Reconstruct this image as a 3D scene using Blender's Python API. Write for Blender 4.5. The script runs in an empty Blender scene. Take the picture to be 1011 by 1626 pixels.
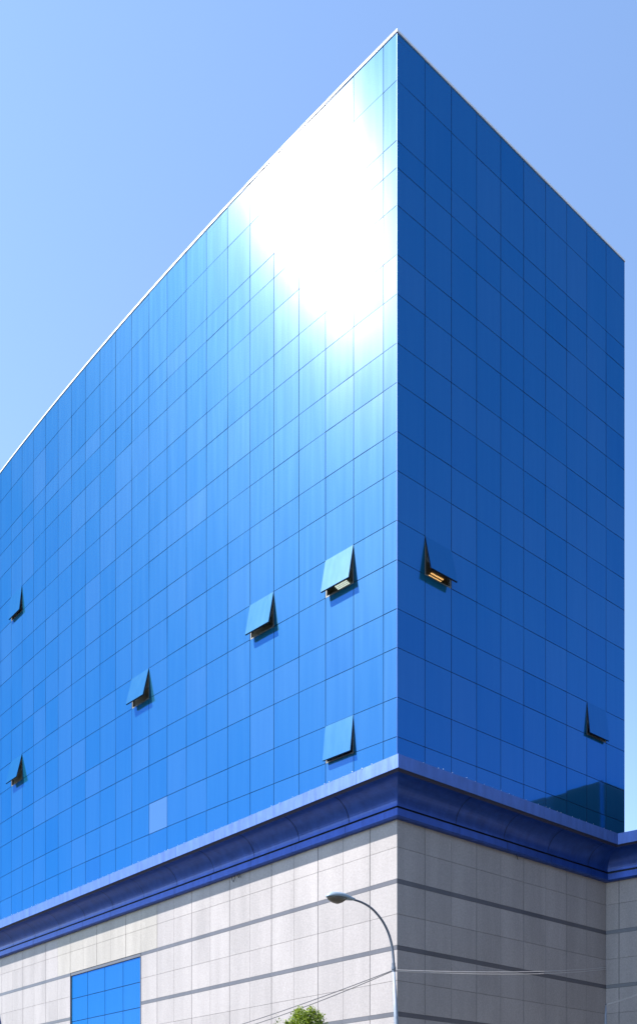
import bpy, bmesh, math, random
from mathutils import Vector, Matrix
random.seed(7)
S = bpy.context.scene
COL = S.collection
R = math.radians
# ------------------------------------------------------------------ camera, sky, sun, exposure
FPX, CX, HY, IW = 1266.8, 505.5, 1841.8, 1011.0
cam = bpy.data.objects.new('camera', bpy.data.cameras.new('camera'))
COL.objects.link(cam); S.camera = cam
cam.location = (0, 0, 1.6); cam.rotation_euler = (R(90), 0, 0)
cam.data.sensor_fit = 'HORIZONTAL'; cam.data.sensor_width = 36.0
cam.data.lens = 36.0 * FPX / IW
cam.data.shift_x = 0.0
cam.data.shift_y = (HY - 813.0) / IW
cam.data.clip_start = 0.1; cam.data.clip_end = 6000

SUN_EL = R(51.2)
SUN_H = Vector((-0.976, -0.216, 0)).normalized()
SUN_DIR = (SUN_H * math.cos(SUN_EL) + Vector((0, 0, math.sin(SUN_EL)))).normalized()
W = bpy.data.worlds.new('World'); S.world = W; W.use_nodes = True
nt = W.node_tree
sky = nt.nodes.new('ShaderNodeTexSky'); sky.sky_type = 'NISHITA'; sky.sun_disc = False
sky.sun_elevation = SUN_EL; sky.sun_rotation = math.atan2(SUN_H.x, SUN_H.y)
sky.altitude = 300; sky.air_density = 1.0; sky.dust_density = 0.3; sky.ozone_density = 2.0
bg = nt.nodes['Background']; bg.inputs['Strength'].default_value = 0.15
nt.links.new(sky.outputs[0], bg.inputs['Color'])
sun = bpy.data.objects.new('sun', bpy.data.lights.new('sun', 'SUN')); COL.objects.link(sun)
sun.data.energy = 4.8; sun.data.angle = R(0.5); sun.data.color = (1.0, 0.96, 0.9)
sun.rotation_euler = (-SUN_DIR).to_track_quat('-Z', 'Y').to_euler()
S.view_settings.view_transform = 'Standard'; S.view_settings.look = 'None'
S.view_settings.exposure = 1.3; S.view_settings.gamma = 1.0

# ------------------------------------------------------------------ helpers
def mat(name):
    m = bpy.data.materials.new(name); m.use_nodes = True
    return m, m.node_tree, m.node_tree.nodes['Principled BSDF']
def simple(name, col, rough=0.5, metal=0.0, var=0.0, scale=8.0, spec=0.5, bump=0.0):
    m, t, p = mat(name)
    p.inputs['Roughness'].default_value = rough; p.inputs['Metallic'].default_value = metal
    p.inputs['Specular IOR Level'].default_value = spec
    if var > 0:
        tc = t.nodes.new('ShaderNodeTexCoord'); n = t.nodes.new('ShaderNodeTexNoise')
        n.inputs['Scale'].default_value = scale; n.inputs['Detail'].default_value = 6
        t.links.new(tc.outputs['Object'], n.inputs['Vector'])
        r = t.nodes.new('ShaderNodeValToRGB')
        r.color_ramp.elements[0].position = 0.3; r.color_ramp.elements[1].position = 0.7
        r.color_ramp.elements[0].color = (*[c * (1 - var) for c in col], 1)
        r.color_ramp.elements[1].color = (*[min(1, c * (1 + var)) for c in col], 1)
        t.links.new(n.outputs['Fac'], r.inputs['Fac']); t.links.new(r.outputs[0], p.inputs['Base Color'])
        if bump:
            b = t.nodes.new('ShaderNodeBump'); b.inputs['Strength'].default_value = bump; b.inputs['Distance'].default_value = 0.01
            t.links.new(n.outputs['Fac'], b.inputs['Height']); t.links.new(b.outputs[0], p.inputs['Normal'])
    else:
        p.inputs['Base Color'].default_value = (*col, 1)
    return m
class MB:
    """collects faces for one mesh object"""
    def __init__(s): s.v = []; s.f = []; s.m = []; s.t = []
    def face(s, pts, mi=0, tone=0.0):
        i = len(s.v); s.v += [tuple(p) for p in pts]; s.f.append(tuple(range(i, i + len(pts)))); s.m.append(mi); s.t.append(tone)
    def hexa(s, a, b, mi=0, tone=0.0, skip=()):
        """a: 4 points of the back, b: 4 points of the front, same order"""
        if 'front' not in skip: s.face(b, mi, tone)
        if 'back' not in skip: s.face(a[::-1], mi, tone)
        for i in range(4):
            j = (i + 1) % 4
            s.face([a[i], a[j], b[j], b[i]], mi, tone)
    def box(s, O, dx, dy, dz, mi=0, tone=0.0):
        O, dx, dy, dz = Vector(O), Vector(dx), Vector(dy), Vector(dz)
        a = [O, O + dx, O + dx + dz, O + dz]; b = [p + dy for p in a]
        s.hexa(a, b, mi, tone)
    def tube(s, pts, rad, n=10, mi=0, cap=True):
        pts = [Vector(p) for p in pts]; rings = []
        if not isinstance(rad, (list, tuple)): rad = [rad] * len(pts)
        up = Vector((0, 0, 1)); prev = None
        for i, p in enumerate(pts):
            d = (pts[min(i + 1, len(pts) - 1)] - pts[max(i - 1, 0)]).normalized()
            if prev is None:
                u = d.cross(Vector((0.31, 0.9, 0.2))).normalized()
            else:
                u = (prev - d * prev.dot(d)).normalized()
            prev = u; v = d.cross(u)
            rings.append([p + (u * math.cos(2 * math.pi * k / n) + v * math.sin(2 * math.pi * k / n)) * rad[i] for k in range(n)])
        base = len(s.v)
        for r in rings: s.v += [tuple(q) for q in r]
        for i in range(len(rings) - 1):
            for k in range(n):
                k2 = (k + 1) % n
                s.f.append((base + i * n + k, base + i * n + k2, base + (i + 1) * n + k2, base + (i + 1) * n + k)); s.m.append(mi); s.t.append(0)
        if cap:
            s.f.append(tuple(base + k for k in range(n))[::-1]); s.m.append(mi); s.t.append(0)
            s.f.append(tuple(base + (len(rings) - 1) * n + k for k in range(n))); s.m.append(mi); s.t.append(0)
    def build(s, name, mats, parent=None, smooth=False):
        me = bpy.data.meshes.new(name); me.from_pydata(s.v, [], s.f)
        if not isinstance(mats, (list, tuple)): mats = [mats]
        for m in mats: me.materials.append(m)
        me.polygons.foreach_set('material_index', s.m)
        at = me.attributes.new('tone', 'FLOAT', 'FACE'); at.data.foreach_set('value', s.t)
        if smooth: me.polygons.foreach_set('use_smooth', [True] * len(s.f))
        me.update()
        o = bpy.data.objects.new(name, me); COL.objects.link(o)
        if parent is not None: o.parent = parent
        return o
def weld(o, recalc=True, dist=1e-4):
    bm = bmesh.new(); bm.from_mesh(o.data); bmesh.ops.remove_doubles(bm, verts=bm.verts, dist=dist)
    if recalc: bmesh.ops.recalc_face_normals(bm, faces=bm.faces)
    bm.to_mesh(o.data); bm.free()
def tag(o, label=None, cat=None, group=None, kind=None):
    for k, v in (('label', label), ('category', cat), ('group', group), ('kind', kind)):
        if v: o[k] = v
    return o
def empty(name, loc=(0, 0, 0)):
    o = bpy.data.objects.new(name, None); COL.objects.link(o); o.location = loc; return o
def at(px, py, d):
    return Vector(((px - CX) / FPX * d, d, 1.6 + (HY - py) / FPX * d))

# ------------------------------------------------------------------ materials
def attr(t, name):
    a = t.nodes.new('ShaderNodeAttribute'); a.attribute_name = name; return a
def glass_mat(name, tint, body, k_sharp=0.72, k_dust=0.024, dust_rough=0.13, k_film=0.019):
    m = bpy.data.materials.new(name); m.use_nodes = True; t = m.node_tree
    t.nodes.remove(t.nodes['Principled BSDF']); out = t.nodes['Material Output']
    a = attr(t, 'tone')
    def toned(c, k):
        mx = t.nodes.new('ShaderNodeMix'); mx.data_type = 'RGBA'; mx.clamp_factor = False
        mx.inputs['A'].default_value = (*c, 1); mx.inputs['B'].default_value = (*[x + (0.75 - x) * k for x in c], 1)
        t.links.new(a.outputs['Fac'], mx.inputs['Factor']); return mx.outputs['Result']
    di = t.nodes.new('ShaderNodeBsdfDiffuse'); t.links.new(toned(body, 0.5), di.inputs['Color'])
    g1 = t.nodes.new('ShaderNodeBsdfGlossy'); g1.inputs['Roughness'].default_value = 0.035
    t.links.new(toned(tint, 0.5), g1.inputs['Color'])
    g2 = t.nodes.new('ShaderNodeBsdfGlossy'); g2.inputs['Roughness'].default_value = dust_rough; g2.inputs['Color'].default_value = (0.95, 0.97, 1, 1)
    # faint roller wave of tempered glass
    tc = t.nodes.new('ShaderNodeTexCoord'); n = t.nodes.new('ShaderNodeTexNoise'); n.inputs['Scale'].default_value = 0.9; n.inputs['Detail'].default_value = 1
    t.links.new(tc.outputs['Object'], n.inputs['Vector'])
    b = t.nodes.new('ShaderNodeBump'); b.inputs['Strength'].default_value = 0.1; b.inputs['Distance'].default_value = 0.02
    t.links.new(n.outputs['Fac'], b.inputs['Height']); t.links.new(b.outputs[0], g1.inputs['Normal'])
    m1 = t.nodes.new('ShaderNodeMixShader'); m1.inputs[0].default_value = k_sharp
    t.links.new(di.outputs[0], m1.inputs[1]); t.links.new(g1.outputs[0], m1.inputs[2])
    # dust film, slightly patchy
    n2 = t.nodes.new('ShaderNodeTexNoise'); n2.inputs['Scale'].default_value = 0.35; n2.inputs['Detail'].default_value = 4
    mp = t.nodes.new('ShaderNodeMapping'); mp.inputs['Scale'].default_value = (1, 1, 0.25)
    t.links.new(tc.outputs['Object'], mp.inputs['Vector']); t.links.new(mp.outputs[0], n2.inputs['Vector'])
    mr = t.nodes.new('ShaderNodeMapRange'); mr.inputs['From Min'].default_value = 0.3; mr.inputs['From Max'].default_value = 0.7
    mr.inputs['To Min'].default_value = k_dust * 0.8; mr.inputs['To Max'].default_value = k_dust * 1.2
    t.links.new(n2.outputs['Fac'], mr.inputs['Value'])
    m2 = t.nodes.new('ShaderNodeMixShader'); t.links.new(mr.outputs[0], m2.inputs[0])
    g3 = t.nodes.new('ShaderNodeBsdfGlossy'); g3.inputs['Roughness'].default_value = 0.5; g3.inputs['Color'].default_value = (0.38, 0.80, 1, 1)
    m3 = t.nodes.new('ShaderNodeMixShader'); m3.inputs[0].default_value = k_film
    # rain streaks in the dust film
    mp3 = t.nodes.new('ShaderNodeMapping'); mp3.inputs['Scale'].default_value = (5, 5, 0.22); n3 = t.nodes.new('ShaderNodeTexNoise'); n3.inputs['Scale'].default_value = 1.0; n3.inputs['Detail'].default_value = 6
    t.links.new(tc.outputs['Object'], mp3.inputs['Vector']); t.links.new(mp3.outputs[0], n3.inputs['Vector'])
    mr3 = t.nodes.new('ShaderNodeMapRange'); mr3.inputs['From Min'].default_value = 0.35; mr3.inputs['From Max'].default_value = 0.72
    mr3.inputs['To Min'].default_value = k_film * 0.93; mr3.inputs['To Max'].default_value = k_film * 1.25
    t.links.new(n3.outputs['Fac'], mr3.inputs['Value']); t.links.new(mr3.outputs[0], m3.inputs[0])
    t.links.new(m1.outputs[0], m3.inputs[1]); t.links.new(g3.outputs[0], m3.inputs[2])
    t.links.new(m3.outputs[0], m2.inputs[1]); t.links.new(g2.outputs[0], m2.inputs[2])
    t.links.new(m2.outputs[0], out.inputs['Surface'])
    return m
M_GLASS = glass_mat('blue_mirror_glass', (0.004, 0.085, 0.32), (0.002, 0.16, 0.33))
M_JOINT = simple('joint_black', (0.008, 0.02, 0.06), 0.6)
M_DARK = simple('dark_frame', (0.012, 0.014, 0.02), 0.4)
M_TRIM = simple('bright_metal', (0.62, 0.66, 0.74), 0.32, 0.7, 0.06, 3)
M_COPE = simple('coping_metal', (0.55, 0.52, 0.54), 0.45, 0.1, 0.06, 2)
def metal_blue(name, col, rough):
    m, t, p = mat(name)
    p.inputs['Metallic'].default_value = 0.35; p.inputs['Roughness'].default_value = rough
    tc = t.nodes.new('ShaderNodeTexCoord'); n = t.nodes.new('ShaderNodeTexNoise'); n.inputs['Scale'].default_value = 1.3; n.inputs['Detail'].default_value = 7; n.inputs['Roughness'].default_value = 0.65
    mp = t.nodes.new('ShaderNodeMapping'); mp.inputs['Scale'].default_value = (2.2, 2.2, 0.5)
    t.links.new(tc.outputs['Object'], mp.inputs['Vector']); t.links.new(mp.outputs[0], n.inputs['Vector'])
    r = t.nodes.new('ShaderNodeValToRGB'); r.color_ramp.elements[0].position = 0.3; r.color_ramp.elements[1].position = 0.75
    r.color_ramp.elements[0].color = (*[c * 0.75 for c in col], 1); r.color_ramp.elements[1].color = (*[c * 1.2 + 0.008 for c in col], 1)
    t.links.new(n.outputs['Fac'], r.inputs['Fac']); t.links.new(r.outputs[0], p.inputs['Base Color'])
    mr = t.nodes.new('ShaderNodeMapRange'); mr.inputs['To Min'].default_value = rough * 0.8; mr.inputs['To Max'].default_value = rough * 1.25
    t.links.new(n.outputs['Fac'], mr.inputs['Value']); t.links.new(mr.outputs[0], p.inputs['Roughness'])
    b = t.nodes.new('ShaderNodeBump'); b.inputs['Strength'].default_value = 0.12; b.inputs['Distance'].default_value = 0.01
    t.links.new(n.outputs['Fac'], b.inputs['Height']); t.links.new(b.outputs[0], p.inputs['Normal'])
    return m
M_SOFFIT_SHADE = simple('soffit_shade', (0.006, 0.012, 0.06), 0.5)  # shade of the recess under the lip, put into a dark navy colour
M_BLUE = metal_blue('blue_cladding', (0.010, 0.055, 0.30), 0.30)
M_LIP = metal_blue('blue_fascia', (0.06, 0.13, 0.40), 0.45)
def stone(name, c, var=0.18, rough=0.55):
    m, t, p = mat(name); p.inputs['Roughness'].default_value = rough
    tc = t.nodes.new('ShaderNodeTexCoord')
    n1 = t.nodes.new('ShaderNodeTexNoise'); n1.inputs['Scale'].default_value = 14; n1.inputs['Detail'].default_value = 5; n1.inputs['Roughness'].default_value = 0.8
    n2 = t.nodes.new('ShaderNodeTexNoise'); n2.inputs['Scale'].default_value = 1.0; n2.inputs['Detail'].default_value = 5
    mp = t.nodes.new('ShaderNodeMapping'); mp.inputs['Scale'].default_value = (1.2, 1.2, 0.18)
    t.links.new(tc.outputs['Object'], n1.inputs['Vector']); t.links.new(tc.outputs['Object'], mp.inputs['Vector']); t.links.new(mp.outputs[0], n2.inputs['Vector'])
    def rng(src, a, b, lo=0.3, hi=0.7):
        r = t.nodes.new('ShaderNodeMapRange'); r.inputs['From Min'].default_value = lo; r.inputs['From Max'].default_value = hi
        r.inputs['To Min'].default_value = a; r.inputs['To Max'].default_value = b; t.links.new(src, r.inputs['Value']); return r.outputs[0]
    def mul(a, b, op='MULTIPLY'):
        x = t.nodes.new('ShaderNodeMath'); x.operation = op; t.links.new(a, x.inputs[0]); t.links.new(b, x.inputs[1]); return x.outputs[0]
    a = attr(t, 'tone')
    f = mul(rng(n1.outputs['Fac'], 1 - var, 1 + var), rng(n2.outputs['Fac'], 0.86, 1.08))
    f = mul(f, rng(a.outputs['Fac'], 0.91, 1.09, -1, 1))
    v = t.nodes.new('ShaderNodeVectorMath'); v.operation = 'SCALE'; v.inputs[0].default_value = c
    t.links.new(f, v.inputs['Scale']); t.links.new(v.outputs[0], p.inputs['Base Color'])
    b = t.nodes.new('ShaderNodeBump'); b.inputs['Strength'].default_value = 0.15; b.inputs['Distance'].default_value = 0.004
    t.links.new(n1.outputs['Fac'], b.inputs['Height']); t.links.new(b.outputs[0], p.inputs['Normal'])
    return m
M_STONE = stone('pale_granite', (0.288, 0.262, 0.258))
M_STONE_WARM = stone('cream_granite', (0.30, 0.275, 0.25))
M_BAND = stone('grey_granite_band', (0.09, 0.087, 0.10), 0.1, 0.35)
M_GAP = simple('joint_mortar', (0.10, 0.10, 0.11), 0.9)

# ------------------------------------------------------------------ ground
g = MB(); g.face([(-2500, -2500, 0), (2500, -2500, 0), (2500, 2500, 0), (-2500, 2500, 0)])
tag(g.build('ground', simple('earth', (0.09, 0.09, 0.07), 0.95, 0, 0.25, 0.05)), kind='structure')

# ------------------------------------------------------------------ plan of the building
D0 = 32.5
CO = Vector((0.09837 * D0, D0, 0))                       # tower corner
AR, AL, KAP, WP, S0 = 0.98172, 0.91969, 0.11213 / D0, 0.04609 * D0, 0.02021 * D0
dR = Vector((math.sin(AR), math.cos(AR), 0)); nR = Vector((math.cos(AR), -math.sin(AR), 0))
AP = 0.8397                                              # podium left wall
dP = Vector((-math.sin(AP), math.cos(AP), 0)); nP = Vector((-math.cos(AP), -math.sin(AP), 0))
def left(s):
    """point on the bowed left facade at arc length s, and its outward normal"""
    N = 40; x = y = 0.0
    for i in range(N):
        th = AL - KAP * (i + 0.5) / N * s; x -= math.sin(th); y += math.cos(th)
    th = AL - KAP * s
    return CO + Vector((x * s / N, y * s / N, 0)), Vector((-math.cos(th), -math.sin(th), 0))
ZR = [1.6 + h * D0 / 1266.8 for h in (1797.1, 1715.8, 1620.2, 1576.9, 1517.1, 1438.3, 1375.8, 1297.9, 1235.2, 1157.4, 1095.2, 1016.1, 953.3, 875.7, 813.8, 734.8, 672.0)] + [16.9]
NL, NRt = 27, 10
colsL = [0.0, S0] + [S0 + WP * k for k in range(1, NL)]
colsR = [WP * k for k in range(NRt + 1)]
ptL = [left(s)[0] for s in colsL]
ptR = [CO + dR * s for s in colsR]

tower = empty('office_building', (CO.x, CO.y, 0))
tag(tower, 'blue mirror glass office tower on a pale stone podium with a blue metal cornice', 'building')
bpy.context.view_layer.update()
class Shift:                                            # meshes are written in world space, then re-based on the parent
    pass
def part(mb, name, mats, parent=tower, smooth=False):
    base = Vector((CO.x, CO.y, 0))
    mb.v = [tuple(Vector(p) - base) for p in mb.v]
    return mb.build(name, mats, parent, smooth)

OPEN_L = {(1, 11): 12.5, (4, 11): 12.5, (10, 11): 14, (19, 5): 6.5, (19, 11): 13.5, (1, 15): 8.0}   # (column, row) : degrees
OPEN_R = {(1, 11): 13.5, (8, 13): 6.5}
PALE = {(9, 15): 0.19}
GAP = 0.026; TH = 0.05
def project(p):
    return (CX + FPX * p.x / p.y, HY - FPX * (p.z - 1.6) / p.y)
def clip_area(poly):
    for ax, lim, sg in ((0, 0, 1), (0, 1011, -1), (1, 0, 1), (1, 1626, -1)):
        out = []
        for i in range(len(poly)):
            a, b = poly[i], poly[(i + 1) % len(poly)]
            ia, ib = sg * (a[ax] - lim) >= 0, sg * (b[ax] - lim) >= 0
            if ia: out.append(a)
            if ia != ib:
                k = (lim - a[ax]) / (b[ax] - a[ax]); out.append((a[0] + k * (b[0] - a[0]), a[1] + k * (b[1] - a[1])))
        poly = out
        if len(poly) < 3: return 0
    return abs(sum(poly[i][0] * poly[(i + 1) % len(poly)][1] - poly[(i + 1) % len(poly)][0] * poly[i][1] for i in range(len(poly)))) / 2
panes = []; opens = []
back = MB()
rng = random.Random(11)
for side, pts, opn in (('L', ptL, OPEN_L), ('R', ptR, OPEN_R)):
    for c in range(len(pts) - 1):
        P, Q = pts[c], pts[c + 1]
        d = (Q - P).normalized(); n = Vector((d.y, -d.x, 0))
        if n.y > 0: n = -n
        for r in range(len(ZR) - 1):
            z1, z0 = ZR[r], ZR[r + 1]
            key = (c - 1 if side == 'L' else c, r)
            o = Vector((0, 0, 0))
            A, B = P + d * GAP / 2, Q - d * GAP / 2
            if key in opn:
                opens.append((side, key, P, Q, d, n, z0, z1, opn[key]))
                continue
            # black backing just behind the pane
            b = -n * 0.03
            back.face([P + b + Vector((0, 0, z0)), Q + b + Vector((0, 0, z0)), Q + b + Vector((0, 0, z1)), P + b + Vector((0, 0, z1))])
            ga, gb = rng.gauss(0, 0.0022), rng.gauss(0, 0.0022)
            za, zb = z0 + GAP / 2, z1 - GAP / 2
            w = (B - A).length / 2; h = (zb - za) / 2
            fr = []
            for p, z, sx, sz in ((A, za, -1, -1), (B, za, 1, -1), (B, zb, 1, 1), (A, zb, -1, 1)):
                fr.append(p + n * (0.0 + ga * w * sx + gb * h * sz) + Vector((0, 0, z)))
            bk = [p - n * 0.028 for p in fr]
            tone = rng.gauss(0, 0.011)
            if side == 'L' and rng.random() < 0.18: tone += 0.025
            if side == 'L' and key in PALE: tone = PALE[key]
            if side == 'L' and key == (1, 13): tone = -0.04
            pr = [project(p) for p in fr]
            panes.append((clip_area(pr), side, key, fr, bk, tone))
panes.sort(key=lambda p: -p[0])
rest = MB()
for i, (ar, side, key, fr, bk, tone) in enumerate(panes):
    mb = MB() if (i < 99 or (side == 'L' and key in PALE)) else rest
    k = len(mb.f); mb.face(fr, 0, tone)
    for a in range(4):
        b = (a + 1) % 4; mb.face([bk[a], bk[b], fr[b], fr[a]], 1, tone)
    if mb is not rest:
        o = part(mb, 'window_pane', [M_GLASS, M_JOINT])
        if side == 'L' and key in PALE: o['label'] = 'paler blue pane'
o = part(rest, 'window_pane', [M_GLASS, M_JOINT]); o['kind'] = 'stuff'

# rooms and sashes of the open windows
M_ROOM = simple('room_wall', (0.6, 0.6, 0.52), 0.8)
M_FRAME = simple('aluminium_frame', (0.13, 0.14, 0.14), 0.5)
def emis(name, col, st):
    m, t, p = mat(name); p.inputs['Base Color'].default_value = (0.6, 0.6, 0.6, 1)
    p.inputs['Emission Color'].default_value = (*col, 1); p.inputs['Emission Strength'].default_value = st; return m
M_COOL = emis('office_light_cool', (0.85, 1.0, 0.9), 0.5); M_WARM = emis('office_light_warm', (1.0, 0.55, 0.2), 0.6)
for side, key, P, Q, d, n, z0, z1, deg in opens:
    mid = (P + Q) / 2; w = (Q - P).length
    Z = Vector((0, 0, 1))
    # room box behind the opening
    rm = MB(); a = P - n * 0.02 - d * 0.0; dep = 2.6
    A0, B0 = P - n * 0.16, Q - n * 0.16 + d * (1.9 if key == (1, 11) else 0.0); A1, B1 = A0 - n * dep, B0 - n * dep
    zt = z1 - 0.02
    rm.face([A0 + Z * z0, B0 + Z * z0, B1 + Z * z0, A1 + Z * z0], 0)
    rm.face([A0 + Z * zt, B0 + Z * zt, B1 + Z * zt, A1 + Z * zt], 0)
    rm.face([A0 + Z * z0, A1 + Z * z0, A1 + Z * z1, A0 + Z * z1], 0)
    rm.face([B0 + Z * z0, B1 + Z * z0, B1 + Z * z1, B0 + Z * z1], 0)
    rm.face([A1 + Z * z0, B1 + Z * z0, B1 + Z * z1, A1 + Z * z1], 0)
    ow = part(rm, 'open_window', [M_ROOM])
    fr = MB()
    for (O_, dx, dz) in ((P + d * 0.01, d * 0.05, Z * (z1 - z0)), (Q - d * 0.06, d * 0.05, Z * (z1 - z0))):
        fr.box(O_ + Z * z0 - n * 0.13, dx, n * 0.12, dz)
    for zz in (z0 + 0.005, z1 - 0.055):
        fr.box(P + d * 0.06 + Z * zz - n * 0.13, d * (w - 0.12), n * 0.12, Z * 0.05)
    part(fr, 'window_frame', [M_FRAME], ow)
    # ceiling lamp with a louvre grid
    if key in ((1, 11),):
        lm = MB()
        warm = side == 'R'
        c0 = mid + d * (1.22 if warm else 1.0) - n * (1.42 if warm else 1.38) + Z * (z1 - 0.03)
        nu, nv = (10, 2) if warm else (9, 4)
        for i in range(nu):
            for j in range(nv):
                uu = (i - nu / 2 + 0.5) * 0.075; vv = j * (0.15 if warm else 0.10)
                lm.box(c0 + d * (uu - 0.016) - n * (vv + 0.028), d * 0.032, n * 0.056, -Z * 0.012)
        part(lm, 'ceiling_lamp', [M_WARM if warm else M_COOL], ow)
    # sash, hinged at its top edge
    th = R(deg)
    vd = (-Z * math.cos(th) + n * math.sin(th)); nn = (n * math.cos(th) + Z * math.sin(th))
    T0 = P + d * 0.012 + Z * (z1 - 0.012) + n * 0.012; L = z1 - z0 - 0.02; ww = w - 0.024
    sf = MB(); fw, ft = 0.06, 0.055
    sf.box(T0 - nn * ft, d * fw, nn * ft, vd * L); sf.box(T0 + d * (ww - fw) - nn * ft, d * fw, nn * ft, vd * L)
    sf.box(T0 + d * fw - nn * ft, d * (ww - 2 * fw), nn * ft, vd * fw); sf.box(T0 + d * fw + vd * (L - fw) - nn * ft, d * (ww - 2 * fw), nn * ft, vd * fw)
    part(sf, 'sash', [M_DARK], ow)
    gp = MB(); gp.box(T0 + nn * 0.002, d * ww, nn * 0.008, vd * L, 0, 0.0)
    part(gp, 'pane', [M_GLASS], ow)
    for q in (P + d * 0.075, Q - d * 0.075):
        low = T0 + vd * (L * 0.86); low = low + d * ((q - low).dot(d)) - nn * 0.05
        st = MB(); st.tube([q + Z * (z1 - (z1 - z0) * 0.5) - n * 0.04, low], 0.012, 6)
        part(st, 'stay', [M_FRAME], ow)
part(back, 'curtain_frame', [M_JOINT])

# corner trim, coping, roof, rear walls
Z = Vector((0, 0, 1))
ct = MB(); bis = ((nR + left(0)[1]) * 0.5).normalized()
ct.tube([CO + bis * 0.004 + Z * 16.9, CO + bis * 0.004 + Z * 47.5], 0.012, 8)
part(ct, 'corner_trim', [M_LIP])
EL = ptL[-1]; ER = ptR[-1]; backv = Vector((0.0, 24, 0))
cp = MB()
def strip(pts, e0, e1, z0, z1, mb, mi=0, close=False):
    """mitred box strip following pts; e = outward offset range"""
    ns = []
    for i in range(len(pts) - 1):
        d = (pts[i + 1] - pts[i]).normalized(); ns.append(Vector((d.y, -d.x, 0)))
    def off(i, e):
        if i == 0: return pts[0] + ns[0] * e
        if i == len(pts) - 1: return pts[-1] + ns[-1] * e
        a, b = ns[i - 1], ns[i]; m = (a + b).normalized(); return pts[i] + m * (e / max(0.2, m.dot(a)))
    for i in range(len(pts) - 1):
        a = [off(i, e0) + Z * z0, off(i + 1, e0) + Z * z0, off(i + 1, e0) + Z * z1, off(i, e0) + Z * z1]
        b = [off(i, e1) + Z * z0, off(i + 1, e1) + Z * z0, off(i + 1, e1) + Z * z1, off(i, e1) + Z * z1]
        mb.hexa(a, b, mi)
chain = ptL[::-1] + ptR[1:]
chain_full = [EL + Vector((4, 22, 0))] + chain + [ER + Vector((-6, 20, 0))]
# outward normal of the chain (left to right) is towards the camera: (d.y,-d.x)
strip(chain_full, -0.35, 0.03, 47.57, 47.66, cp)
part(cp, 'roof_coping', [M_COPE])
rf = MB(); rf.face([p + Z * 47.3 for p in chain_full]); part(rf, 'roof', [simple('roof_gravel', (0.25, 0.25, 0.25), 0.9, 0, 0.2, 3)])
rw = MB()
for a, b in ((chain_full[0], chain_full[1]), (chain_full[-2], chain_full[-1]), (chain_full[-1], chain_full[0])):
    rw.face([a + Z * 0.0, b + Z * 0.0, b + Z * 47.5, a + Z * 47.5], 0)
part(rw, 'rear_wall', [M_BLUE])

# ------------------------------------------------------------------ podium
SL = 46.0; SR = 9 * WP                                   # lengths of podium walls
AW = R(58.5); dW = Vector((math.sin(AW), -math.cos(AW), 0)); nW = Vector((-math.cos(AW), -math.sin(AW), 0)); SW = 15.0
CI = CO + dR * SR                                        # inner corner
def meet(O1, d1, O2, d2):
    det = d1.x * (-d2.y) + d2.x * d1.y; r = O2 - O1
    t = (r.x * (-d2.y) + d2.x * r.y) / det; return O1 + d1 * t
def cornerL(e): return meet(CO + nP * e, dP, CO + nR * e, dR)
def cornerI(e): return meet(CO + nR * e, dR, CI + nW * e, dW)
runs = [('L', CO, dP, nP, SL), ('R', CO, dR, nR, SR), ('W', CI, dW, nW, SW)]
def srange(tag_, e):
    O, d = {'L': (CO, dP), 'R': (CO, dR), 'W': (CI, dW)}[tag_]
    if tag_ == 'L': return (cornerL(e) - O).dot(d), SL
    if tag_ == 'R': return (cornerL(e) - O).dot(d), (cornerI(e) - O).dot(d)
    return (cornerI(e) - O).dot(d), SW
def sweep(mb, run, prof, joints, gap, mi=0, rnd=None):
    """extrude the (e, z) profile along a run, leaving hairline joints"""
    tg, O, d, n, L = run
    lim = [0.0] + joints + [L]
    for k in range(len(lim) - 1):
        tone = rnd.gauss(0, 0.4) if rnd else 0
        for (e0, z0), (e1, z1) in zip(prof[:-1], prof[1:]):
            q = []
            for e, z in ((e0, z0), (e1, z1)):
                sa, sb = srange(tg, e)
                a = sa if k == 0 else lim[k] + gap / 2
                b = sb if k == len(lim) - 2 else lim[k + 1] - gap / 2
                q.append((O + d * a + n * e + Z * z, O + d * b + n * e + Z * z))
            mb.face([q[0][0], q[0][1], q[1][1], q[1][0]], mi, tone)
E1 = 1.27
cove = [(1.10, 16.74)]
for i in range(15):
    a = R(90) * i / 14
    cove.append((1.10 - 0.93 * math.sin(a), 15.96 + 0.78 * (math.cos(a))))
cove += [(0.17, 15.93)]
lipp = [(-0.9, 17.36), (E1, 17.33), (E1, 16.80), (E1 - 0.03, 16.80)]
soff = [(E1 - 0.03, 16.80), (E1 - 0.05, 16.86), (1.10, 16.74)]
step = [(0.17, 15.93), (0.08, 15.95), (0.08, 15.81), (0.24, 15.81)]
band = [(0.24, 15.81), (0.24, 15.52), (0.17, 15.46), (0.0, 15.46)]
jr = random.Random(5)
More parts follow.
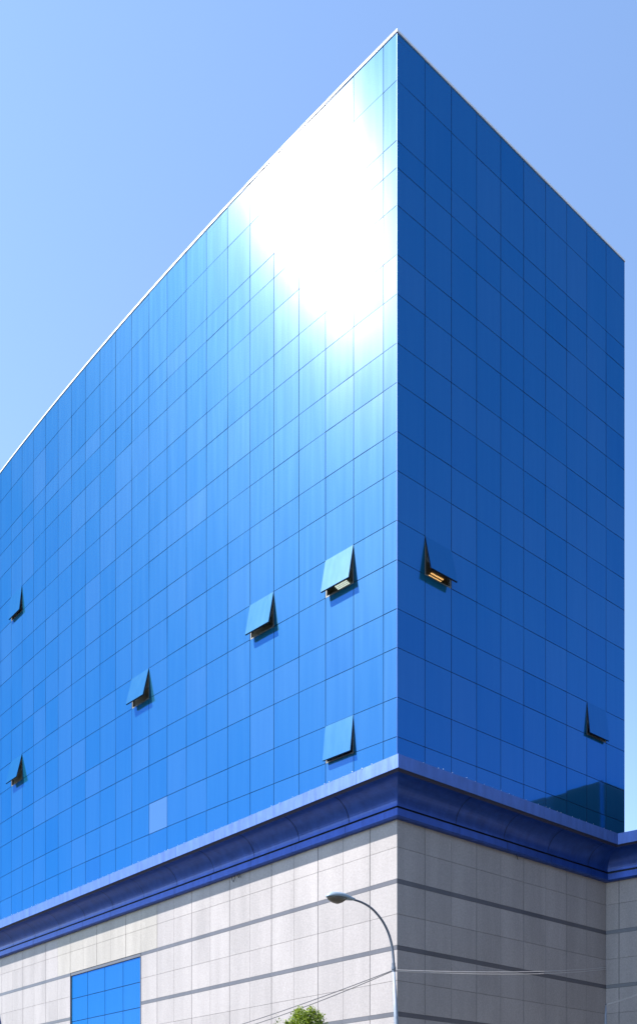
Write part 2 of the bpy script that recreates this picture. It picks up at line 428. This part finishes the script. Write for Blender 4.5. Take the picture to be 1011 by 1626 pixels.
for run in runs:
    tg, O, d, n, L = run
    js = []; s = {'L': 1.1, 'R': 50, 'W': 50}[tg]
    while s < L - 1: js.append(s); s += 2.92
    jc = []; s = {'L': 2.4, 'R': 3.1, 'W': 50}[tg]
    while s < L - 1: jc.append(s); s += 2.92
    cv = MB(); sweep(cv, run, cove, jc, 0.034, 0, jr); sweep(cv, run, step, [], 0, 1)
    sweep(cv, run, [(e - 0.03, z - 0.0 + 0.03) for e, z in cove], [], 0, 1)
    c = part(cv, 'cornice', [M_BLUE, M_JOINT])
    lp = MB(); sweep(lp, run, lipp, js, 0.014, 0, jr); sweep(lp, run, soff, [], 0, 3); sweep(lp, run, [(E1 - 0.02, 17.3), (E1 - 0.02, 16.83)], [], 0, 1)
    s = 0.3
    while s < L and tg != 'W':                            # rivet heads along the top of the fascia
        p = O + d * s + n * (E1 + 0.006) + Z * (17.33 + jr.uniform(-0.02, 0.015))
        r_ = jr.uniform(0.006, 0.018)
        lp.box(p - d * r_, d * 2 * r_, n * 0.012, Z * r_ * 1.8, 2)
        s += jr.choice((0.25, 0.5, 0.5, 0.8))
    part(lp, 'fascia', [M_LIP, M_JOINT, M_TRIM, M_SOFFIT_SHADE], c)
    bd = MB(); sweep(bd, run, band, [x + 0.15 for x in jc], 0.022, 0, jr); sweep(bd, run, [(0.2, 15.8), (0.2, 15.5)], [], 0, 1)
    part(bd, 'lower_fascia', [M_BLUE, M_JOINT], c)
    # stone slabs
    st = MB(); bdn = MB()
    zrow = []; z = 13.05
    zb = []
    while z > 0.3: zb.append(z); z -= 2.713
    zs = [(15.50, 14.34), (14.34, 13.05)]
    for z in zb: zs += [(z - 0.185, z - 1.44), (z - 1.44, max(0.0, z - 2.713))]
    if tg == 'L': cols = [0.0] + [1.40 + 1.462 * k for k in range(0, 31)]
    elif tg == 'R': cols = [WP * k for k in range(0, 10)]
    else: cols = [0.0, 0.62] + [0.62 + WP * k for k in range(1, 10)]
    W0, W1 = (1.40 + 1.462 * 11, 1.40 + 1.462 * 16) if tg == 'L' else (-9, -9)
    ZW = 13.05
    for i in range(len(cols) - 1):
        for (zt, zl) in zs:
            if zt - zl < 0.05: continue
            if W0 - 0.01 <= cols[i] < W1 - 0.01 and zt < ZW + 0.01 and zl > 2: continue
            gl = 0.013; gr = 0.013 if i % 2 else 0.03
            if i % 2: gl = 0.03; gr = 0.013
            g2 = gl / 2 if i else 0.0; g3 = gr / 2
            O_ = O + d * (cols[i] + g2) + Z * (zl + 0.007) - n * 0.03
            st.box(O_, d * (cols[i + 1] - cols[i] - g2 - g3), n * 0.03, Z * (zt - zl - 0.014), 1 if (tg == 'L' and 15 < cols[i] < 19 + 7 and zt > 13) else 0, jr.gauss(0, 0.35))
    # backing behind the slabs (with a hole for the large window)
    o_ = O - n * 0.025
    if tg == 'L':
        for s0_, s1_, za, zb_ in ((0, W0, 0, 15.5), (W1, SL, 0, 15.5), (W0, W1, ZW, 15.5), (W0, W1, 0, 2.15)):
            st.face([o_ + d * s0_ + Z * za, o_ + d * s1_ + Z * za, o_ + d * s1_ + Z * zb_, o_ + d * s0_ + Z * zb_], 2)
    else:
        st.face([o_ + Z * 0, o_ + d * cols[-1] + Z * 0, o_ + d * cols[-1] + Z * 15.5, o_ + Z * 15.5], 2)
    part(st, 'stone_wall', [M_STONE, M_STONE_WARM, M_GAP])
    for z in zb:
        segs = [(0, W0), (W1, SL)] if tg == 'L' and z > 2.3 else [(0, cols[-1] if tg != 'L' else SL)]
        for a, b in segs:
            bdn = MB(); x = a
            while x < b - 0.01:
                y = min(b, x + 1.46); bdn.box(O + d * (x + 0.002) + Z * (z - 0.183) - n * 0.03, d * (y - x - 0.004), n * 0.033, Z * 0.181, 0, jr.gauss(0, 0.4)); x = y
            part(bdn, 'stone_band', [M_BAND])
    if tg == 'L':
        # recessed large window: reveal, panes
        fr = MB(); rd = 0.10
        A, B = O + d * W0, O + d * W1
        fr.face([A + Z * 2.15, A - n * rd + Z * 2.15, A - n * rd + Z * ZW, A + Z * ZW], 0)
        fr.face([B + Z * 2.15, B - n * rd + Z * 2.15, B - n * rd + Z * ZW, B + Z * ZW], 0)
        fr.face([A + Z * ZW, B + Z * ZW, B - n * rd + Z * ZW, A - n * rd + Z * ZW], 1)
        fr.face([A + Z * 2.15, B + Z * 2.15, B - n * rd + Z * 2.15, A - n * rd + Z * 2.15], 0)
        fr.face([A - n * (rd + .02) + Z * 2.15, B - n * (rd + .02) + Z * 2.15, B - n * (rd + .02) + Z * ZW, A - n * (rd + .02) + Z * ZW], 2)
        fr.box(A - n * 0.01 + Z * 2.15, d * 0.05, n * 0.03, Z * (ZW - 2.15), 1)
        pw = part(fr, 'podium_window', [M_STONE, M_BAND, M_JOINT, M_TRIM])
        pg = MB(); nc = 4; w = (W1 - W0) / nc
        zz = ZW - 0.18
        head = MB(); head.box(A - n * rd + Z * zz, d * (W1 - W0), n * (rd - 0.02), Z * 0.178); part(head, 'window_head', [M_BAND], pw)
        rows = 0
        while zz > 2.3 and rows < 8:
            zl = max(2.2, zz - 1.41)
            for k in range(nc):
                ga, gb = jr.gauss(0, .0012), jr.gauss(0, .0012)
                pg.box(A + d * (k * w + 0.018) - n * (rd - ga) + Z * (zl + 0.018), d * (w - 0.036) + n * gb, n * 0.02, Z * (zz - zl - 0.036), 0, jr.gauss(0, 0.01))
            zz = zl; rows += 1
        part(pg, 'pane', [M_GLASS], pw)
# podium end walls and flat roof
pr = MB()
PE = CO + dP * SL; WE = CI + dW * SW
poly = [PE, CO, CI, WE, WE + Vector((14, 12, 0)), ER + Vector((14, 24, 0)), PE + Vector((6, 24, 0))]
pr.face([p + Z * 17.1 for p in poly]); part(pr, 'podium_roof', [simple('podium_roof_felt', (0.2, 0.2, 0.21), 0.9)])
pe = MB()
for a, b in ((PE, poly[-1]), (WE, poly[4]), (poly[4], poly[5]), (poly[5], poly[6])):
    pe.face([a, b, b + Z * 17.1, a + Z * 17.1])
part(pe, 'end_wall', [M_STONE])
# unseen block added across the side street, right of the view, so that it shades the right-hand walls from the low sky
nb0 = CO + nR * 21 - dR * 4
nb = empty('added_shade_block', nb0); tag(nb, 'unseen grey block added across the side street to shade the stone wall', 'building')
mb = MB(); mb.box((0, 0, 0), dR * 34, nR * 12, Z * 26.0)
for k in range(8):
    mb.box(-nR * 0.02 - dR * 0.02 + Z * (3.2 + k * 3.0), dR * 34.04, nR * 0.02, Z * 0.18, 1)
M_NB = simple('grey_render', (0.20, 0.20, 0.21), 0.85, 0, 0.15, 0.6); M_NB2 = simple('grey_trim', (0.26, 0.26, 0.27), 0.8)
mb.build('wall', [M_NB, M_NB2], nb)
for k in range(8):
    for j in range(9):
        w_ = MB(); w_.box(dR * (1.4 + j * 3.6) - nR * 0.03 + Z * (1.0 + k * 3.0), dR * 2.2, nR * 0.03, Z * 1.7); w_.build('window', M_DARK, nb)
# rooftop plant room on the wing, seen mirrored in the glass
C_ = Vector((20.72, 39.5, 0)); f2 = Vector((0.309, -0.951, 0)); f1 = Vector((0.831, 0.556, 0))
pl = MB(); zt = 23.46
M_LOUV = simple('dark_louvre', (0.008, 0.014, 0.04), 0.6, 0, 0.2, 5)
pl.box(C_ + Z * 17.1, f2 * 6.0, f1 * 13, Z * (zt - 17.1))
k = 17.3
while k < zt - 0.1:
    pl.box(C_ + Z * k - f1 * 0.05 + f2 * 0.1, f2 * 5.8, f1 * 0.048, Z * 0.05); k += 0.2
pr_ = part(pl, 'plant_room', [M_LOUV])
pc = MB(); pc.box(C_ + Z * 17.1 - f1 * 0.06 - f2 * 0.06, f2 * 0.16, f1 * 0.16, Z * (zt - 17.1 + .02)); pc_ = part(pc, 'corner_post', [simple('pale_blue_post', (0.12, 0.30, 0.62), 0.4)], pr_)
# loose wires hanging below the cornice
for tg, s_, pts in (('L', 9.72, [(0, .1), (-.05, -.12), (.06, -.30), (.14, -.2), (.2, -.02)]), ('L', 9.45, [(0, .1), (.04, -.05), (-.06, -.18), (-.1, -.02), (-.2, -.2)]),
                    ('R', 6.75, [(0, .15), (.12, .02), (.2, -.1), (.24, -.22)])):
    O, d, n = (CO, dP, nP) if tg == 'L' else (CO, dR, nR)
    lw = MB(); lw.tube([O + d * (s_ + a) + n * 0.1 + Z * (15.45 + b) for a, b in pts], 0.014, 6)
    part(lw, 'loose_wire', [M_DARK])

# ------------------------------------------------------------------ street surfaces
def sheet(name, pts, z, m):
    mb = MB(); mb.box((0, 0, 0), (0, 0, 0), (0, 0, 0), (0, 0, 0)); mb = MB()
    mb.face([(p.x, p.y, z) for p in pts]); o = mb.build(name, m); tag(o, kind='structure'); return o
pav = MB(); A = CO + dP * 60; cA = cornerL(7.0); cB = cornerI(7.0)
top = [(A + nP * 7), cA, cB, CI + dW * 40 + nW * 7, CI + dW * 40, CI, CO, A]
pav.face([p + Z * 0.13 for p in top])
for a, b in zip(top[:3], top[1:4]): pav.face([a, b, b + Z * 0.13, a + Z * 0.13])
tag(pav.build('pavement', simple('paving', (0.15, 0.14, 0.125), 0.85, 0, 0.12, 0.8)), kind='structure')
pv2 = MB(); pv2.box((-60, -4, 0), (120, 0, 0), (0, 6.5, 0), (0, 0, 0.13)); tag(pv2.build('pavement', simple('paving_near', (0.22, 0.21, 0.19), 0.85, 0, 0.12, 0.8)), kind='structure')
rd = MB(); rd.face([(-90, 2.6, 0.004), (90, 2.6, 0.004), (90, 22.5, 0.004), (-90, 22.5, 0.004)])
tag(rd.build('road', simple('asphalt', (0.06, 0.06, 0.06), 0.9, 0, 0.2, 3)), kind='structure')
mk = MB()
for i in range(-8, 9): mk.box((i * 6.0, 12.4, 0.008), (3, 0, 0), (0, 0.14, 0), (0, 0, 0.004))
tag(mk.build('road_marking', simple('road_paint', (0.7, 0.7, 0.68), 0.7)), kind='structure')

# ------------------------------------------------------------------ street lamp
M_POLE = simple('galvanised_pole', (0.20, 0.235, 0.29), 0.5, 0.2, 0.12, 6)
M_ARM = simple('grey_arm', (0.10, 0.12, 0.16), 0.5, 0.2, 0.1, 8)
dl = 22.0
base = at(642, 1842 + 92.1, dl); base.z = 0
base.x = at(629.2, 1626, dl).x + (at(629.2, 1626, dl).z) * 0.055
lamp = empty('street_lamp', base)
tag(lamp, 'grey street lamp with a curved arm in front of the stone corner', 'street lamp')
def rel(mb, name, mats, parent, origin, smooth=False):
    mb.v = [tuple(Vector(p) - origin) for p in mb.v]; return mb.build(name, mats, parent, smooth)
pm = MB(); jt = at(624.9, 1540, dl)
pm.tube([base, base.lerp(jt, 0.4), base.lerp(jt, 0.75), at(629.0, 1626, dl), jt], [0.10, 0.085, 0.07, 0.062, 0.042], 14)
pole = rel(pm, 'pole', [M_POLE], lamp, base, True)
bp = MB(); bp.box(base + Vector((-.2, -.2, .004)), (.4, 0, 0), (0, .4, 0), (0, 0, .03)); rel(bp, 'base_plate', [M_ARM], pole, base)
cm = MB()
cm.tube([at(624.95, 1543, dl), at(624.4, 1530, dl)], 0.052, 14); cm.tube([at(624.8, 1540, dl) , at(624.75, 1536.5, dl)], 0.066, 14)
rel(cm, 'collar', [M_ARM], pole, base)
arm = MB()
path = [(624.6, 1534), (624.3, 1523), (622.0, 1503), (616.3, 1482), (606.2, 1462), (590.8, 1444), (575, 1434), (560, 1428.8)]
pts = [at(x, y, dl - (624.6 - x) / 62.6 * 0.95) for x, y in path]
# refine with Catmull-Rom
fine = []
for i in range(len(pts) - 1):
    p0, p1, p2, p3 = pts[max(0, i - 1)], pts[i], pts[i + 1], pts[min(len(pts) - 1, i + 2)]
    for k in range(5):
        t = k / 5; fine.append(0.5 * ((2 * p1) + (p2 - p0) * t + (2 * p0 - 5 * p1 + 4 * p2 - p3) * t * t + (3 * p1 - p0 - 3 * p2 + p3) * t ** 3))
fine.append(pts[-1])
arm.tube(fine, [0.040 - 0.014 * i / (len(fine) - 1) for i in range(len(fine))], 12)
armo = rel(arm, 'arm', [M_ARM], lamp, base, True)
# head: cobra head along axis h from arm end
h0 = fine[-1]; tip = at(519.2, 1423.5, dl - 1.62)
hx = (tip - h0); HL = hx.length; hx.normalize(); hy = hx.cross(Z).normalized(); hz = hy.cross(hx).normalized()
if hz.z < 0: hz = -hz
def shell(profile, n=18, low=0.55):
    mb = MB(); rings = []
    for (t, wy, hzv, hb) in profile:
        ring = []
        for k in range(n):
            a = 2 * math.pi * k / n; s, c = math.sin(a), math.cos(a)
            hh = hzv if s > 0 else hb * low
            ring.append(h0 + hx * (HL * t) + hy * (wy * 1.08 * c) + hz * (hh * 1.3 * s))
        rings.append(ring)
    for r in rings: mb.v += [tuple(p) for p in r]
    for i in range(len(rings) - 1):
        for k in range(n):
            k2 = (k + 1) % n; mb.f.append((i * n + k, i * n + k2, (i + 1) * n + k2, (i + 1) * n + k)); mb.m.append(0); mb.t.append(0)
    mb.f.append(tuple(range(n))); mb.f.append(tuple((len(rings) - 1) * n + k for k in range(n))[::-1]); mb.m += [0, 0]; mb.t += [0, 0]
    return mb
hd = shell([(-0.06, .035, .035, .035), (0.02, .045, .045, .045), (.12, .07, .06, .05), (.28, .115, .085, .055), (.42, .15, .10, .045), (.6, .165, .105, .03), (.8, .15, .095, .025), (.92, .11, .07, .02), (.98, .06, .04, .015), (1.0, .02, .012, .008)])
hdo = rel(hd, 'lamp_head', [simple('lamp_shell', (0.22, 0.28, 0.34), 0.45, 0.1, 0.1, 10)], lamp, base, True); weld(hdo)
ln = shell([(.34, .03, .0, .02), (.36, .11, .0, .05), (.45, .135, .0, .09), (.6, .148, .0, .125), (.75, .138, .0, .11), (.88, .11, .0, .07), (.94, .06, .0, .03)], low=0.95)
ml, t_, p_ = mat('lamp_lens'); p_.inputs['Base Color'].default_value = (0.10, 0.085, 0.07, 1); p_.inputs['Roughness'].default_value = 0.25
ln.v = [tuple(Vector(p) - hz * 0.012) for p in ln.v]
lno = rel(ln, 'lens', [ml], hdo, base, True); weld(lno)

# ------------------------------------------------------------------ second pole, low pole off to the left, cables
def post(px, ty, d, r0, r1, ttop, lab, grp=None, lean=0.0):
    top = at(px, ty, d); b = Vector((top.x + lean, top.y, 0)); e = empty('utility_pole', b)
    tag(e, lab, 'pole', grp)
    mb = MB(); mid = b.lerp(top, 1 - ttop / top.z)
    mb.tube([b, mid, b.lerp(top, 1 - 0.4 * ttop / top.z), top], [r0, r1, r1 * 0.55, r1 * 0.2], 14); rel(mb, 'pole', [M_POLE], e, b, True)
    cc = MB(); cc.tube([top - Z * 0.03, top + Z * 0.03], r1 * 0.3 + 0.004, 10); rel(cc, 'insulator', [M_ARM], e, b)
    return top
p2 = post(961.6, 1596, 37.0, 0.13, 0.085, 1.4, 'thin pale pole standing before the inner corner of the shaded stone wall', lean=-0.12)
p3 = post(300, 1652, 32.0, 0.10, 0.07, 0.3, 'low utility pole left of the tree, below the picture edge')
M_CABLE = simple('cable_sheath', (0.42, 0.40, 0.40), 0.5)
def cable(a, b, sag, lab, r=0.013, grp='overhead cables strung past the stone wall', m=None):
    mb = MB(); N = 24; pts = []
    for i in range(N + 1):
        t = i / N; pts.append(a.lerp(b, t) - Z * (sag * 4 * t * (1 - t)))
    base_ = Vector(a); mb.tube([p - base_ for p in pts], r, 6)
    o = mb.build('overhead_cable', m or M_CABLE); o.location = base_; tag(o, lab, 'cable', grp); return o
la = at(624.6, 1541, dl); sD = 40.0
an = CI - dR * 0.05 + nR * 0.03
def wall_anchor(px, py):
    k = CI; Y = k.y; return Vector((k.x, k.y, 0)) + Z * (1.6 + (HY - py) / FPX * k.y) + nR * 0.02 - dR * 0.04
cable(la, wall_anchor(961, 1537.2), 0.13, 'upper of two cables running from the lamp pole to the inner wall corner')
cable(la - Z * 0.03, wall_anchor(961, 1540.2), 0.16, 'lower of two cables running from the lamp pole to the inner wall corner')
M_CABLE_DARKENED = simple('darkened_cable', (0.07, 0.07, 0.08), 0.6)  # cable colour darkened to tone down the sunlit left pair
cable(la, p3, 0.10, 'upper thin cable slanting down left from the lamp pole above the tree', m=M_CABLE_DARKENED)
cable(la - Z * 0.02, p3 - Z * 0.12, 0.17, 'lower thin cable slanting down left from the lamp pole above the tree', m=M_CABLE_DARKENED)
tW = 3.97; w3 = CI + dW * tW + nW * 0.02
w3.z = 1.6 + (HY - 1541) / FPX * w3.y
cable(p2, w3, 0.10, 'upper cable rising right from the thin pale pole to the wing wall')
cable(p2 - Z * 0.03, w3 - Z * 0.07, 0.10, 'lower cable rising right from the thin pale pole to the wing wall')

# ------------------------------------------------------------------ dark blue flag at the left edge
ft = at(1.0, 1598, 20.0); fb = Vector((ft.x - 0.0, ft.y, 0))
fl = empty('flag', Vector((ft.x - 0.25, ft.y, 0))); tag(fl, 'dark blue flag showing at the lower left corner beside the stone wall', 'flag')
fo = Vector((ft.x - 0.25, ft.y, 0))
mb = MB(); mb.tube([fo, fo + Z * (ft.z - 0.05)], [0.035, 0.025], 10); rel(mb, 'pole', [M_POLE], fl, fo, True)
mb = MB(); N = 10; rows = []
for j in range(12):
    z = ft.z - 0.12 - j * 0.12
    rows.append([Vector((fo.x + 0.03 + (0.22 + 0.29 * (1 - math.exp(-j * 0.12)) * 0.55) * i / N * 1.0, fo.y + 0.05 * math.sin(i * 1.1 + j * 0.3), z - 0.10 * i / N)) for i in range(N + 1)])
for off in (0.0, 0.006):
    for j in range(11):
        for i in range(N):
            q = [rows[j][i], rows[j][i + 1], rows[j + 1][i + 1], rows[j + 1][i]]; mb.face([p + Vector((0, off, 0)) for p in q])
rel(mb, 'cloth', [simple('navy_cloth', (0.01, 0.03, 0.12), 0.8, 0, 0.2, 20)], fl, fo)

# ------------------------------------------------------------------ tree
dt = 19.0
tc_ = at(484, 1626, dt); tb = Vector((tc_.x, tc_.y, 0))
tree = empty('tree', tb); tag(tree, 'small bright green leafy treetop in front of the sunlit stone wall', 'tree')
mb = MB(); ztop = tc_.z + 0.10
bark = simple('bark', (0.12, 0.09, 0.06), 0.9, 0, 0.3, 12)
mb.tube([tb, tb + Vector((.03, 0, 1.2)), tb + Vector((-.02, .02, 2.4)), tb + Vector((.02, 0, ztop - 0.1))], [.09, .075, .055, .015], 10)
tr = random.Random(3)
lobes = [(-0.10, 0, 0.03, .24), (0.19, 0.05, .06, .22), (-0.22, .0, -.16, .26), (0.28, 0, -.24, .30), (0.0, .1, -.35, .5), (-.45, .1, -.62, .38), (.5, 0, -.75, .42), (0, -.2, -1.0, .7), (-.3, .3, -1.3, .6), (.3, .3, -1.35, .6)]
for lx, ly, lz, lr in lobes:
    a = tb + Z * (ztop + lz - 0.9 + 0.0) + Vector((lx * .15, ly * .15, 0)); b = tb + Vector((lx, ly, ztop + lz + lr * 0.5))
    mb.tube([a, a.lerp(b, .5) + Vector((0, 0, .05)), b], [.022, .014, .004], 6)
rel(mb, 'trunk', [bark], tree, tb, True)
lm = MB()
for li, (lx, ly, lz, lr) in enumerate(lobes):
    c = tb + Vector((lx, ly, ztop + lz)); cnt = int(1500 * (lr / .3) ** 2)
    tn = {}
    sub = [(Vector((tr.gauss(0, 1), tr.gauss(0, 1), tr.gauss(0, 1))).normalized() * lr * tr.uniform(.45, 1.0)) for _ in range(16)]
    for _ in range(cnt):
        si = tr.randrange(16); s_ = sub[si]; tn.setdefault(si, tr.uniform(-.7, .7)); p = c + s_ + Vector((tr.gauss(0, 1), tr.gauss(0, 1), tr.gauss(0, 1))) * lr * 0.22
        if (p - c).length > lr * 1.3: continue
        dr = Vector((tr.gauss(0, 1), tr.gauss(0, 1), tr.gauss(0, .7) - .3)).normalized(); sd = dr.cross(Vector((tr.gauss(0, 1), tr.gauss(0, 1), tr.gauss(0, 1)))).normalized()
        L = tr.uniform(.035, .065); w = L * .32
        lm.face([p, p + dr * L * .5 + sd * w, p + dr * L, p + dr * L * .5 - sd * w], 0, tn[si] + tr.uniform(-.3, .3))
# a few sprigs reaching out
for px, py in ((438, 1624), (446, 1620), (441, 1620), (452, 1624), (509, 1612), (513, 1622)):
    q = at(px, py, dt)
    for _ in range(16):
        p = q + Vector((tr.gauss(0, .05), tr.gauss(0, .05), tr.gauss(0, .05) - .03)); dr = Vector((tr.gauss(0, 1), tr.gauss(0, 1), tr.gauss(0, 1))).normalized(); sd = dr.cross(Z).normalized(); L = .045
        lm.face([p, p + dr * L * .5 + sd * .012, p + dr * L, p + dr * L * .5 - sd * .012], 0, tr.uniform(-1, 1))
mleaf, t, p = mat('leaf'); a = attr(t, 'tone'); r = t.nodes.new('ShaderNodeValToRGB')
mr = t.nodes.new('ShaderNodeMapRange'); mr.inputs['From Min'].default_value = -1; t.links.new(a.outputs['Fac'], mr.inputs['Value']); t.links.new(mr.outputs[0], r.inputs['Fac'])
r.color_ramp.elements[0].color = (0.03, 0.075, 0.006, 1); r.color_ramp.elements[1].color = (0.28, 0.36, 0.02, 1)
p.inputs['Roughness'].default_value = 0.5; t.links.new(r.outputs[0], p.inputs['Base Color'])
tl = t.nodes.new('ShaderNodeBsdfTranslucent'); t.links.new(r.outputs[0], tl.inputs['Color']); ms = t.nodes.new('ShaderNodeMixShader'); ms.inputs[0].default_value = 0.35
t.links.new(p.outputs[0], ms.inputs[1]); t.links.new(tl.outputs[0], ms.inputs[2]); t.links.new(ms.outputs[0], t.nodes['Material Output'].inputs['Surface'])
rel(lm, 'crown', [mleaf], tree, tb)
